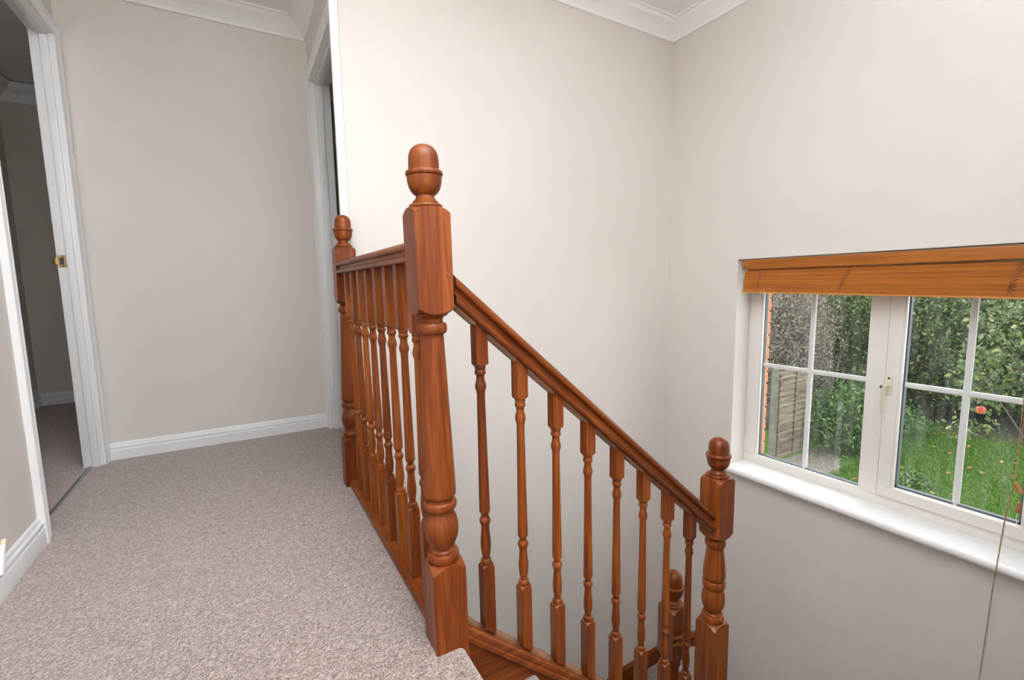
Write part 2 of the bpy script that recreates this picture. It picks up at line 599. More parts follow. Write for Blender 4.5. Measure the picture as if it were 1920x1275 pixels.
def run(path, prof, zb, zscale=1.0, closed=False):
    """sweep a wall profile (distance into room, height) along a plan polyline; the room lies to the right of travel"""
    rings = []
    n = len(path)
    for i, p in enumerate(path):
        p = Vector(p)
        dirs = []
        if i > 0:
            dirs.append((p - Vector(path[i - 1])).normalized())
        if i < n - 1:
            dirs.append((Vector(path[i + 1]) - p).normalized())
        nr = [Vector((d.y, -d.x)) for d in dirs]
        off = nr[0] if len(nr) == 1 else (nr[0] + nr[1]) / (1 + nr[0].dot(nr[1]))
        rings.append([(p.x + off.x * u, p.y + off.y * u, zb + v * zscale) for u, v in prof])
    return MB().loft(rings)


run([(XL, YS + 0.1), (XL, YB), (XR, YB), (XR, YS + 0.1)], CORN, 2.308).obj('trim_1', M_CORN, smooth=35, **S)
run([(XR + 0.0, YS), (XW, YS), (XW, YN), (XN, YN), (XN, YF), (XL, YF), (XL, YS + 0.1)], CORN, 2.368).obj('trim_2', M_CORN, smooth=35, **S)
run([(-1.42, 0.9), (-1.42, 4.95), (XL - 0.1, 4.95)], CORN, 2.27, 1.3).obj('trim_3', M_CORN, smooth=35, **S)

SKIRT = [(0, 0), (0.017, 0), (0.017, 0.050), (0.0155, 0.053), (0.0118, 0.054), (0.0118, 0.058), (0.0145, 0.060), (0.0155, 0.064), (0.0145, 0.069), (0.011, 0.073), (0.0082, 0.0745), (0.0082, 0.078), (0.006, 0.084), (0.002, 0.0885), (0, 0.089)]
CW = 0.066                       # casing width
run([(XL, YB), (XR - 0.018, YB)], SKIRT, 0).obj('baseboard_far', M_TRIM, smooth=25, **S)
run([(XL, YF), (XL, LY0 - CW)], SKIRT, 0, 1.12).obj('baseboard_left', M_TRIM, smooth=25, **S)
run([(-1.42, 0.9), (-1.42, 4.95), (XL - 0.1, 4.95), (XL - 0.1, YB + 0.1)], SKIRT, 0, 1.1).obj('baseboard_bedroom', M_TRIM, smooth=25, **S)

# door casings and linings ------------------------------------------
CASE = [(0.004, 0.0), (0.004, 0.012), (0.007, 0.0145), (0.011, 0.0145), (0.014, 0.0115), (0.033, 0.0125), (0.040, 0.0145), (0.045, 0.019),
        (0.049, 0.0215), (0.054, 0.0215), (0.057, 0.020), (0.0595, 0.0215), (0.064, 0.0205), (0.066, 0.018), (0.066, 0.0)]


def casing(mb, xw, sgn, y0, y1, h):
    rings = []
    for k in range(4):
        ring = []
        for u, t in CASE:
            y = (y0 - u) if k < 2 else (y1 + u)
            z = 0.0 if k in (0, 3) else h + u
            ring.append((xw + sgn * t, y, z))
        rings.append(ring)
    mb.loft(rings)


d1 = empty('door_1', (XL, LY0, 0), **S)
c = MB()
casing(c, 0, 1, 0, LY1 - LY0, DOOR_H)
c.obj('door_casing', M_TRIM, d1, smooth=28)
c = MB()
W_ = LY1 - LY0
c.box((-0.075, W_, 0), (0.002, W_ + 0.02, DOOR_H + 0.02), 0.0015)
c.box((-0.075, -0.02, 0), (0.002, 0, DOOR_H + 0.02), 0.0015)
c.box((-0.075, 0, DOOR_H), (0.002, W_, DOOR_H + 0.02), 0.0015)
c.box((-0.038, W_ - 0.013, 0), (-0.008, W_, DOOR_H), 0.003)
c.box((-0.038, 0, 0), (-0.008, 0.013, DOOR_H), 0.003)
c.box((-0.038, 0, DOOR_H - 0.013), (-0.008, W_, DOOR_H), 0.003)
c.obj('door_lining', M_TRIM, d1, smooth=30)
st = MB()
st.box((-0.071, W_ - 0.0018, 0.998), (-0.041, W_ - 0.0002, 1.010))
st.box((-0.071, W_ - 0.0018, 1.044), (-0.041, W_ - 0.0002, 1.056))
st.box((-0.049, W_ - 0.0018, 1.010), (-0.041, W_ - 0.0002, 1.044))
st.box((-0.071, W_ - 0.0018, 1.010), (-0.065, W_ - 0.0002, 1.044))
lip = arc(0, 0, 0.014, 0, 75, 6)
lp = [(-0.071 - 0.014 + u, v) for u, v in lip]
st.prism([(-0.071, 0.0)] + [(-0.071 - 0.016 * i / 5, 0.011 * (i / 5) ** 2) for i in range(1, 6)] + [(-0.087, 0.0125)] + [(-0.071 - 0.016 * i / 5, 0.0015 + 0.011 * (i / 5) ** 2) for i in range(4, -1, -1)],
         (0, W_ - 0.0015, 1.012), (0, W_ - 0.0015, 1.042), (1, 0, 0), (0, -1, 0))
sp_ = st.obj('strike_plate', M_BRASS, d1, label='aged brass strike plate')
sk = MB()
sk.box((-0.065, W_ - 0.001, 1.010), (-0.049, W_ - 0.0003, 1.044))  # thin dark plate, its colour stands for the shade inside the hole
sk.obj('latch_hole_shade', M_DARK, sp_, label='dark plate standing for the shaded latch hole')
for zz in (1.004, 1.050):
    sc_ = MB().lathe([(0.0001, -0.0012), (0.003, -0.001), (0.0035, 0.0)], n=10)
    sc_.obj('screw', M_DARK, sp_, loc=(-0.053, W_ - 0.0018, zz), rot=(PI / 2, 0, 0))

d2 = empty('door_2', (XR, RY0, 0), **S)
c = MB()
casing(c, 0, -1, 0, RY1 - RY0, DOOR_H)
W2_ = RY1 - RY0
c.box((-0.036, -0.073, 0), (-0.010, -0.052, 2.13), 0.003)
c.box((-0.010, -0.062, 0), (-0.0005, -0.052, 2.13))
c.obj('door_casing', M_TRIM, d2, smooth=28)
c = MB()
c.box((-0.002, W2_, 0), (0.104, W2_ + 0.02, DOOR_H + 0.02), 0.0015)
c.box((-0.002, -0.02, 0), (0.104, 0, DOOR_H + 0.02), 0.0015)
c.box((-0.002, 0, DOOR_H), (0.104, W2_, DOOR_H + 0.02), 0.0015)
c.box((0.020, W2_ - 0.012, 0), (0.060, W2_, DOOR_H), 0.002)
c.box((0.020, 0, DOOR_H - 0.012), (0.060, W2_, DOOR_H), 0.002)
c.obj('door_lining', M_TRIM, d2, smooth=30)

# ---------------------------------------------------------------- window
win = empty('window_1', (2.59, 0, 0), **S)
FT = 0.06                                       # frame depth
GY0, GY1 = 1.052, 1.597                         # fixed pane
fr = MB()
fr.box((0, WY0, WZ0), (FT, WY1, -0.150), 0.003)
fr.box((0, WY0, 0.945), (FT, WY1, WZ1), 0.003)
fr.box((0, GY1, -0.150), (FT, WY1, 0.945), 0.003)
fr.box((0, 0.981, -0.150), (FT, GY0, 0.945), 0.003)
fr.box((0, WY0, -0.150), (FT, 0.437, 0.945), 0.003)
# glazing bead of the fixed pane
for a, b in (((0.004, GY1 - 0.010, -0.150), (0.02, GY1, 0.945)), ((0.004, GY0, -0.150), (0.02, GY0 + 0.008, 0.945)), ((0.004, GY0, -0.158), (0.02, GY1, -0.146))):
    fr.box(a, b, 0.002)
fr.obj('window_frame', M_UPVC, win, smooth=35)
SA = dict(y0=0.439, y1=0.9765, z0=-0.148, z1=0.943)
sa = MB()
sx0, sx1 = -0.012, 0.05
sa.box((sx0, SA['y0'], SA['z0']), (sx1, SA['y1'], -0.097), 0.004)
sa.box((sx0, SA['y0'], 0.893), (sx1, SA['y1'], SA['z1']), 0.004)
sa.box((sx0, 0.924, -0.097), (sx1, SA['y1'], 0.893), 0.004)
sa.box((sx0, SA['y0'], -0.097), (sx1, 0.498, 0.893), 0.004)
sash = sa.obj('sash', M_UPVC, win, smooth=35)
bd = MB()
bd.box((-0.006, 0.914, -0.098), (0.012, 0.926, 0.893), 0.003)
bd.box((-0.006, 0.496, -0.105), (0.012, 0.926, -0.094), 0.003)
bd.obj('glazing_bead', M_UPVC, sash, smooth=35)


def gasket(y0, y1, z0, z1, par):
    g = MB()
    t = 0.011
    for a, b in (((0.020, y1 - t, z0), (0.042, y1, z1)), ((0.020, y0, z0), (0.042, y0 + t, z1)), ((0.020, y0, z0), (0.042, y1, z0 + 0.009)), ((0.020, y0, z1 - 0.009), (0.042, y1, z1))):
        g.box(a, b)
    g.obj('spacer_bar', M_GASKET, par, label='dark grey spacer bar round the glass')


gasket(GY0 + 0.0, GY1 - 0.002, -0.150, 0.945, win)
gasket(0.498, 0.922, -0.097, 0.893, sash)
MB().box((0.029, GY0, -0.150), (0.031, GY1, 0.945)).obj('glass_pane', M_GLASS, win)
MB().box((0.029, 0.498, -0.097), (0.031, 0.924, 0.893)).obj('glass_pane', M_GLASS, sash)
BARP = [(-0.013, 0), (-0.011, 0.006), (-0.005, 0.009), (0.005, 0.009), (0.011, 0.006), (0.013, 0)]
for yb, z0, z1, y0, y1, zb, par in ((1.3275, -0.150, 0.945, GY0, GY1, 0.395, win), (0.7015, -0.097, 0.893, 0.498, 0.924, 0.396, sash)):
    for side, sg in ((0.0288, -1), (0.0312, 1)):
        b = MB()
        b.prism([(u, v * sg) for u, v in BARP], (side, yb, z0), (side, yb, z1), (0, 1, 0), (1, 0, 0))
        b.obj('glazing_bar', M_BAR, par, smooth=40)
        b = MB()
        b.prism([(u, v * sg * 0.93) for u, v in BARP], (side, y0, zb), (side, y1, zb), (0, 0, 1), (1, 0, 0))
        b.obj('glazing_bar', M_BAR, par, smooth=40)
# handle on the sash stile
h = MB()
h.box((-0.024, 0.947, 0.352), (-0.012, 0.965, 0.438), 0.003)
h.lathe([(0.0095, 0.0), (0.0105, 0.004), (0.0105, 0.022), (0.009, 0.026), (0.003, 0.027)], n=14)
vs = h.v
hp = MB()
hp.box((-0.024, 0.945, 0.348), (-0.012, 0.967, 0.436), 0.003)
hdl = hp.obj('handle_plate', M_HANDLE, sash, smooth=35, label='cream handle plate')
g = MB()
g.tube([(-0.020, 0.956, 0.392), (-0.044, 0.956, 0.392)], 0.0105, 12)
ring_pts = [(-0.044, 0.962, 0.396, 0.012), (-0.048, 0.964, 0.382, 0.011), (-0.046, 0.966, 0.36, 0.0085), (-0.043, 0.967, 0.33, 0.0075), (-0.042, 0.968, 0.30, 0.007), (-0.042, 0.968, 0.272, 0.007), (-0.043, 0.968, 0.262, 0.005)]
g.tube([p[:3] for p in ring_pts], [p[3] for p in ring_pts], 10)
g.obj('handle_lever', M_HANDLE, hdl, smooth=50)
g = MB()
g.tube([(-0.044, 0.974, 0.386), (-0.0575, 0.9725, 0.386)], 0.0055, 10)
g.tube([(-0.0225, 0.956, 0.425), (-0.025, 0.956, 0.425)], 0.005, 10)
g.obj('handle_screw', M_DARK, hdl, smooth=40)
sl = MB()
SP = [(0.0, 0.0), (0.150, 0.0), (0.150, -0.036), (-0.03, -0.036)] + arc(-0.028, -0.018, 0.018, 270, 90, 9) + [(-0.02, 0.0)]
sl.prism([(XW - 0.012 + u - 2.59, v) for u, v in SP], (0, WY0 + 0.0005, WZ0 + 0.001), (0, WY1 - 0.0005, WZ0 + 0.001), (1, 0, 0), (0, 0, 1))
sl.obj('window_sill', M_SILL, win, smooth=40, label='glossy white window board')

# brick outer leaf of the wall: the left reveal shows outside the frame
ow = MB()
ow.box((2.66, WY1, -2.75), (2.785, 3.2, 2.6))
ow.box((2.66, -1.5, -2.75), (2.785, WY0, 2.6))
ow.box((2.66, WY0, -2.75), (2.785, WY1, WZ0 - 0.05))
ow.box((2.66, WY0, WZ1 + 0.02), (2.785, WY1, 2.6))
ow.obj('outer_leaf', M_MORTAR, wall_window)
bk = MB().box((0, 0, 0), (0.132, 0.215, 0.065), 0.003)
bkm = bk.mesh('brick')
bkm.materials.append(M_BRICK)
bk2 = MB().box((0, 0, 0), (0.132, 0.1025, 0.065), 0.003)
bkm2 = bk2.mesh('brick')
bkm2.materials.append(M_BRICK)
for k in range(18):
    z = -0.27 + 0.075 * k
    place('brick', bkm if k % 2 else bkm2, wall_window, loc=(2.662 + random.uniform(0, 0.002), WY1 - 0.006, z))
    if k in (0, 17):
        for j in range(1, 7):
            place('brick', bkm, wall_window, loc=(2.662, WY1 - 0.006 - 0.225 * j, z))

# ---------------------------------------------------------------- staircase
NX1 = 0.387                     # first newel axis
NY = 1.015
SLOPE = 0.868
ANG = math.atan(SLOPE)
stair = empty('staircase', (0.40, 0.0, 0.0), label='carpeted staircase with brown stained string, descending towards the window', category='staircase')


def cap_z(x):
    return -0.023 - SLOPE * (x - 0.5)


def step_profile(z):
    return [(-0.25, z), (-0.02, z)] + arc(-0.02, z - 0.019, 0.019, 90, -90, 9) + [(-0.033, z - 0.04), (-0.033, z - 0.2), (-0.05, z - 0.205), (-0.25, z - 0.02)]


for k in range(1, 6):
    nx = 0.415 + 0.23 * k - 0.40
    MB().prism([(nx + u, v) for u, v in step_profile(-0.2 * k)], (0, 0.08, 0), (0, 0.998, 0), (1, 0, 0), (0, 0, 1)).obj('carpeted_step', M_CARPET, stair, smooth=40)
MB().box((-0.018, 0.06, -0.2), (-0.012, 1.0, -0.04)).obj('carpeted_riser', M_CARPET, stair)
# winders fanning round the two turn newels, then the lower flight
WX, WYc = 1.43, 1.105


def clip_ray(a):
    dx, dy = math.cos(a), math.sin(a)
    t = 1e9
    if dx > 1e-6:
        t = min(t, (XW - 0.003 - WX) / dx)
    if dy > 1e-6:
        t = min(t, (YS - 0.024 - WYc) / dy)
    if dy < -1e-6:
        t = min(t, (0.06 - WYc) / dy)
    return (WX + dx * t, WYc + dy * t)


angs = [-90, -54, -18, 18, 54, 90]
for i in range(5):
    a0, a1 = angs[i], angs[i + 1]
    z = -1.25 - 0.2 * i
    pts = [(WX + 0.02 * math.cos(math.radians(a)), WYc + 0.02 * math.sin(math.radians(a))) for a in (a0, a1)]
    mid = []
    for corner in ((XW - 0.003, 0.06), (XW - 0.003, YS - 0.024)):
        ca = math.degrees(math.atan2(corner[1] - WYc, corner[0] - WX))
        if a0 < ca < a1:
            mid.append(corner)
    outl = [pts[0], clip_ray(math.radians(a0))] + mid + [clip_ray(math.radians(a1)), pts[1]]
    n = len(outl)
    mb = MB()
    mb.loft([[(x - 0.40, y, z - 0.24) for x, y in outl], [(x - 0.40, y, z) for x, y in outl]])
    mb.obj('carpeted_step', M_CARPET, stair)
for k in range(4):
    x1 = 1.43 - 0.23 * k
    MB().box((x1 - 0.25 - 0.40, 1.215, -2.5 - 0.2 * k), (x1 - 0.40, YS - 0.026, -2.25 - 0.15 * k), 0.012).obj('carpeted_step', M_CARPET, stair)
# wall string of the winders and lower flight
ws = MB()
ws.loft([[(x - 0.40, y, z + dz) for y, dz in ((YS - 0.024, 0), (YS - 0.002, 0), (YS - 0.002, 0.13), (YS - 0.014, 0.13), (YS - 0.024, 0.118))] for x, z in ((2.457, -1.865), (2.02, -1.885), (1.43, -2.1), (0.5, -2.86))])
ws.obj('wall_string', M_WOOD['X'], stair, smooth=30)
ws = MB()
ws.loft([[(x - 0.40, y, z + dz) for y, dz in ((1.20, 0), (1.232, 0), (1.232, 0.28), (1.20, 0.28))] for x, z in ((1.42, -1.95), (0.5, -2.75))])
ws.obj('string_board', M_WOOD['X'], stair)
# string of the upper flight: board, capping, and the fillets between the balusters
x0, x1 = 0.43, 1.39
sb = MB()
sb.loft([[(x - 0.40, y, z) for y, z in ((1.0, cap_z(x) - 0.34), (1.034, cap_z(x) - 0.34), (1.034, cap_z(x) - 0.02), (1.0, cap_z(x) - 0.02))] for x in (x0, x1)])
sb.obj('string_board', M_WOOD['X'], stair)
CAPP = [(-0.030, -0.034), (-0.033, -0.031), (-0.033, -0.022), (-0.030, -0.018), (-0.032, -0.012), (-0.032, -0.005), (-0.027, 0.0), (-0.018, 0.0), (0.018, 0.0), (0.027, 0.0), (0.032, -0.005), (0.032, -0.012), (0.030, -0.018), (0.033, -0.022), (0.033, -0.031), (0.030, -0.034)]
cp_ = MB()
cp_.loft([[(x - 0.40, 1.017 + u, cap_z(x) + v / math.cos(ANG)) for u, v in CAPP] for x in (x0, x1)])
cp_.obj('string_capping', M_WOOD['X'], stair, smooth=30)
BX = [0.497 + 0.1133 * i for i in range(8)]
ends = [x0] + [b + 0.016 for b in BX]
nexts = [b - 0.016 for b in BX] + [x1]
for i, (a, b) in enumerate(zip(ends, nexts)):
    if i < 8:
        b -= 0.020
    for tag_, zf, yw, th in (('string_fillet', cap_z, 0.0155, 0.007),):
        f = MB()
        sh = th * math.sin(ANG)
        f.add([(x - 0.40 + (sh if top else 0), 1.017 + s * yw, zf(x) + (th * math.cos(ANG) if top else -0.001)) for top in (0, 1) for x, s in ((a, -1), (b, -1), (b, 1), (a, 1))],
              [(3, 2, 1, 0), (4, 5, 6, 7), (0, 1, 5, 4), (1, 2, 6, 5), (2, 3, 7, 6), (3, 0, 4, 7)])
        f.obj('fillet', M_FILLET, stair, label='pale wood fillet between balusters')

# ---------------------------------------------------------------- balustrade pieces
def bead(z0, z1, ro, ri):
    """half-round torus between two fillets"""
    zc, h = (z0 + z1) / 2, (z1 - z0) / 2
    return [(ri, z0)] + [(ri + (ro - ri) * math.cos(t) ** 0.8, zc + h * math.sin(t)) for t in np.linspace(-1.35, 1.35, 9)] + [(ri, z1)]


FIN = [(0.028, 0.0)] + bead(0.001, 0.0105, 0.0372, 0.031) + [(0.0285, 0.0115), (0.0285, 0.0155), (0.0255, 0.0175), (0.0230, 0.0215), (0.0205, 0.0255), (0.0205, 0.0285),
       (0.0250, 0.0315), (0.0300, 0.0365), (0.0345, 0.0450), (0.0372, 0.0550), (0.0383, 0.0650), (0.0385, 0.0695), (0.0370, 0.0702)] + bead(0.0706, 0.0815, 0.0412, 0.0375) + \
      [(0.0345, 0.0822), (0.0335, 0.0835), (0.0338, 0.096), (0.0332, 0.106)] + \
      [(0.0332 * math.cos(t) ** 0.8, 0.106 + 0.0325 * math.sin(t)) for t in np.linspace(0.15, PI / 2 - 0.02, 11)]


def make_newel(name, loc, half, base, low, turned, up0, up1, label, group=None, tilt=0.0, fin_s=1.0):
    """one turned newel: base..low square block, turned middle, up0..up1 square block, acorn finial"""
    root = empty(name, loc, (0, tilt, 0), label=label, category='newel post')
    if group:
        root['group'] = group
    p = MB()
    p.block(half, base, low + 0.014, 0.0, 0.017)
    p.lathe(turned, n=32)
    p.block(half, up0 - 0.010, up1 + 0.008, 0.014, 0.014)
    p.obj('post', M_WOOD['Z'], root, smooth=30)
    f = MB()
    f.lathe([(r * fin_s, up1 + 0.006 + z * fin_s) for r, z in FIN], n=36)
    f.obj('finial', M_WOOD['Z'], root, smooth=36)
    return root


TURN1 = [(0.031, 0.217)] + bead(0.218, 0.242, 0.0392, 0.0345) + [(0.0315, 0.2425), (0.0315, 0.247), (0.0288, 0.250), (0.0285, 0.256), (0.0310, 0.2585), (0.0310, 0.2625),
         (0.0345, 0.2690), (0.0385, 0.2800), (0.0407, 0.2930), (0.0410, 0.3030), (0.0400, 0.3130), (0.0375, 0.3240), (0.0335, 0.3350), (0.0305, 0.3420), (0.0300, 0.3480), (0.0320, 0.3500)] + \
        bead(0.3505, 0.3715, 0.0393, 0.0340) + [(0.0315, 0.3725), (0.0312, 0.3790), (0.0350, 0.3815), (0.0378, 0.3850), (0.0388, 0.3920), (0.0384, 0.4000), (0.0345, 0.530), (0.030, 0.665), (0.0268, 0.762), (0.0262, 0.7690), (0.0275, 0.7720)] + \
        bead(0.7725, 0.7975, 0.0352, 0.0290) + [(0.0262, 0.7985), (0.0258, 0.8040), (0.0275, 0.8080), (0.0310, 0.8115), (0.0370, 0.8140), (0.0400, 0.8190)]
n1 = make_newel('newel_post', (NX1, NY, 0), 0.0415, -0.25, 0.205, TURN1, 0.8285, 1.045,
                'tall brown newel post with acorn finial at the head of the stairs, nearest the camera', 'turned newel posts', math.radians(-0.85))
pg = MB().lathe([(0.0052, -0.0015), (0.0052, 0.001), (0.0045, 0.0018)], n=14)
pg.obj('plug', M_PLUG, n1, loc=(0.030, -0.0415, 0.904), rot=(PI / 2, 0, 0), label='round wooden plug in the face')
make_newel('newel_post', (0.389, 2.125, 0), 0.0415, -0.2, 0.205, TURN1, 0.8285, 1.045,
           'brown newel post with acorn finial standing against the stair wall by the far door casing', 'turned newel posts', math.radians(0.6))
TURN2 = [(0.031, -0.363)] + bead(-0.362, -0.336, 0.0395, 0.0345) + [(0.0315, -0.3355), (0.0315, -0.331), (0.0288, -0.328), (0.0290, -0.323), (0.0315, -0.3205), (0.0315, -0.3165),
         (0.0355, -0.3090), (0.0392, -0.2960), (0.0408, -0.2810), (0.0405, -0.2700), (0.0385, -0.2560), (0.0345, -0.2430), (0.0305, -0.2370), (0.0305, -0.2330)] + \
        bead(-0.2325, -0.2020, 0.0400, 0.0340) + [(0.0305, -0.2010), (0.0305, -0.1955), (0.0350, -0.1930), (0.0390, -0.1890), (0.0395, -0.1810), (0.0375, -0.1560), (0.0330, -0.1150), (0.0290, -0.0820), (0.0280, -0.0740)] + \
        bead(-0.0735, -0.0430, 0.0362, 0.0290) + [(0.0272, -0.0420), (0.0272, -0.0380), (0.0310, -0.0350), (0.0380, -0.0330), (0.0400, -0.0280)]
make_newel('newel_post', (1.430, NY, 0), 0.0415, -1.25, -0.376, TURN2, -0.022, 0.184,
           'brown newel post with acorn finial at the foot of the sloping handrail, before the window', 'turned newel posts', fin_s=1.03)
TURN3 = [(r, z - 0.606) for r, z in TURN2]
make_newel('newel_post', (1.430, 1.196, 0), 0.0415, -2.3, -0.982, TURN3, -0.628, -0.422,
           'lowest newel post, its finial seen between the last balusters of the stairs', 'turned newel posts', fin_s=1.03)

RAIL = [(-0.019, 0.0), (-0.0275, 0.0015), (-0.0295, 0.0050), (-0.0295, 0.0115), (-0.0270, 0.0145), (-0.0210, 0.0160), (-0.0180, 0.0190), (-0.0168, 0.0235), (-0.0180, 0.0275), (-0.0215, 0.0300),
        (-0.0260, 0.0315), (-0.0285, 0.0345), (-0.0290, 0.0385), (-0.0275, 0.0430), (-0.0230, 0.0475), (-0.0150, 0.0508), (-0.0070, 0.0520), (0, 0.0523)]
RAIL = RAIL + [(-u, v) for u, v in RAIL[-2::-1]]

# landing handrail (along y)
hr = MB()
hr.prism(RAIL, (0, 1.056 - 1.57, 0), (0, 2.085 - 1.57, 0), (1, 0, 0), (0, 0, 1))
lr = hr.obj('handrail', M_WOOD['Y'], None, smooth=40, loc=(0.385, 1.57, 0.940), label='level brown handrail along the landing between two newel posts', category='handrail')
# stair handrail (built along local x, pitched)
xa, xb = 0.427, 1.389
ln = (xb - xa) / math.cos(ANG)
hs_ = MB()
tn = math.tan(ANG)
hs_.loft([[(sx - v * tn, u, v) for u, v in RAIL] for sx in (0.0, ln)])
zr = 0.717 + 0.567 * SLOPE - SLOPE * xa
hr2 = hs_.obj('handrail', M_WOOD['X'], None, smooth=40, loc=(xa, NY, zr), rot=(0, ANG, 0), label='sloping brown handrail running down beside the stairs', category='handrail')
# short rail between the two turn newels (along y, pitched)
ln3 = (1.155 - 1.056)
h3 = MB()
h3.loft([[(u, sy_, v - 0.80 * sy_) for u, v in [(a * 1.0, b * 1.05) for a, b in RAIL]] for sy_ in (0.0, ln3)])
h3.obj('handrail', M_WOOD['Y'], None, smooth=40, loc=(1.415, 1.056, -0.487), label='short piece of handrail joining the two lower newel posts', category='handrail')

# base rail of the landing balustrade
br = MB()
br.prism([(-0.024, 0), (-0.024, 0.020), (-0.019, 0.026), (0.030, 0.026), (0.045, 0.022), (0.045, -0.22), (0.025, -0.22), (0.025, 0)], (0, 1.056, 0), (0, 2.085, 0), (1, 0, 0), (0, 0, 1))
base_rail = br.obj('base_rail', M_WOOD['Y'], None, smooth=30, loc=(NX1, 0, 0), label='brown timber base rail under the landing balusters at the carpet edge', category='base rail')

# balusters: z measured from the shoulder of the upper square (0) downwards
BT = [(0.012, 0.004), (0.0128, -0.003), (0.0138, -0.006), (0.0138, -0.009), (0.0122, -0.0105), (0.0122, -0.0125), (0.0138, -0.015), (0.0142, -0.019), (0.0135, -0.023), (0.0105, -0.026),
      (0.0100, -0.033), (0.0108, -0.039), (0.0132, -0.047), (0.0142, -0.053), (0.0135, -0.060), (0.0112, -0.0655), (0.0112, -0.069), (0.0103, -0.072), (0.0103, -0.085), (0.0118, -0.22), (0.0140, -0.372), (0.0138, -0.380),
      (0.0115, -0.383), (0.0098, -0.388), (0.0098, -0.394), (0.0122, -0.397), (0.0143, -0.402), (0.0145, -0.407), (0.0125, -0.412), (0.0105, -0.418), (0.0105, -0.428), (0.0122, -0.446), (0.0136, -0.464), (0.0130, -0.480),
      (0.0105, -0.497), (0.0092, -0.503), (0.0092, -0.507), (0.0125, -0.509), (0.0145, -0.514), (0.0148, -0.519), (0.0130, -0.524), (0.012, -0.531)]
BH = 0.016


def baluster_mesh(name, top, foot, slope_top=0.0, slope_foot=0.0):
    p = MB()
    p.block(BH, -0.002, top, 0.006, 0.0, ch=0.001)
    p.block(BH, foot, -0.521, 0.0, 0.009, ch=0.001)
    if slope_top or slope_foot:
        p.v = [(x, y, (z - slope_top * x) if abs(z - top) < 0.004 else ((z - slope_foot * x) if abs(z - foot) < 0.004 else z)) for x, y, z in p.v]
    p.lathe(list(reversed(BT)), n=20)
    me = p.mesh(name, 32)
    me.materials.append(M_WOOD['Z'])
    return me


ORD = ['first', 'second', 'third', 'fourth', 'fifth', 'sixth', 'seventh', 'eighth']
ZS = 0.763
me_l = baluster_mesh('baluster', 0.945 - ZS, 0.0245 - ZS)
first = place('baluster', me_l, None, category='baluster', group='landing balusters')
LYS = [1.155 + 0.1172 * i for i in range(8)]
for i, y in enumerate(LYS):
    o = first if i == 0 else first.copy()
    if i:
        COL.objects.link(o)
    o.location = (0.386, y, ZS)
    o.rotation_euler = (0, math.radians(-0.7), 0)
    o['label'] = ORD[i] + ' turned baluster of the level landing rail, counted from the near newel post'
me_s = baluster_mesh('baluster', 0.103, -0.708, SLOPE, SLOPE)
first = place('baluster', me_s, None, category='baluster', group='stair balusters')
for i, x in enumerate(BX):
    o = first if i == 0 else first.copy()
    if i:
        COL.objects.link(o)
    o.location = (x, 1.017, cap_z(x) + 0.708)
    o.rotation_euler = (0, math.radians(-0.55 + 0.07 * i), 0)
    o['label'] = ORD[i] + ' turned baluster under the sloping stair handrail, counted down from the top newel'

# pale fillets under the sloping rail
for i, (a, b) in enumerate(zip([xa] + [q + 0.016 for q in BX], [q - 0.016 for q in BX] + [xb])):
    s0, s1 = (a - xa) / math.cos(ANG), (b - xa) / math.cos(ANG)
    MB().box((s0, -0.0165, -0.006), (s1, 0.0165, 0.001)).obj('fillet', M_FILLET, hr2, label='pale wood fillet under the handrail')

# ---------------------------------------------------------------- threshold strip, white peg
t = MB()
t.prism([(-0.0105, 0), (-0.009, 0.003), (-0.004, 0.005), (0.004, 0.005), (0.009, 0.003), (0.0105, 0)], (0, 0, 0), (0, LY1 - LY0 - 0.002, 0), (1, 0, 0), (0, 0, 1))
t.obj('threshold_strip', M_ALU, None, smooth=40, loc=(-0.717, LY0 + 0.001, 0.0), label='grey metal threshold strip across the left doorway carpet', category='threshold strip')
ds = empty('white_peg', (XL + 0.020, 1.815, 0.089), label='small white peg with cream tip standing on the left baseboard at the picture edge', category='door stop')  # unidentified white stub at the baseboard, modelled as a tapered peg
a = MB()
a.tube([(0.0, -0.012, -0.004), (0.001, -0.004, 0.015), (0.002, 0.014, 0.045), (0.003, 0.028, 0.070)], [0.010, 0.0095, 0.0070, 0.0058], 14)
a.obj('peg', M_TRIM, ds, smooth=50)
a = MB().tube([(0.003, 0.0275, 0.068), (0.0033, 0.033, 0.080), (0.0034, 0.034, 0.083)], [0.0068, 0.0068, 0.0045], 14)
a.obj('tip', M_CREAM, ds, smooth=50, label='cream tip')

# ---------------------------------------------------------------- wooden blind
YB0, YB1 = WY0 + 0.03, WY1 - 0.030
bl = empty('wooden_blind', (XW, 0, 0), label='orange brown woven wood blind drawn up at the top of the window', category='blind')
v = MB()
v.box((0.004, YB0 - 0.01, 0.947), (0.018, YB1 + 0.006, 0.9975), 0.0025)
v.obj('valance', M_BLIND, bl, smooth=30)
v = MB()
v.box((0.020, YB0, 0.955), (0.060, YB1, 1.000), 0.002)
v.obj('headrail', M_UPVC, bl, smooth=30)
NS = 19
ztop, dz = 0.9375, 0.1405


def slat_off(i):
    f = i / (NS - 1)
    return 0.0195 - 0.016 * f + 0.0035 * math.sin(f * 9.5)


for i in range(NS):
    hgt = dz / NS
    zc = ztop - hgt * (i + 0.5)
    x = slat_off(i)
    sl_ = MB().box((0, YB0, -hgt * 0.47), (0.0045, YB1, hgt * 0.47), 0.0009)
    tiltx = 0.015 * (i / (NS - 1)) ** 1.0
    last = i == NS - 1
    sl_.obj('slat', M_BLIND_LIP if last else M_BLIND, bl, loc=(x + random.uniform(-0.0006, 0.0006), 0, zc - 0.02 * (i / (NS - 1)) * 0.25), rot=(tiltx, 0, 0) if False else (math.atan2(0.017 * i / (NS - 1), 1.1), 0, 0))
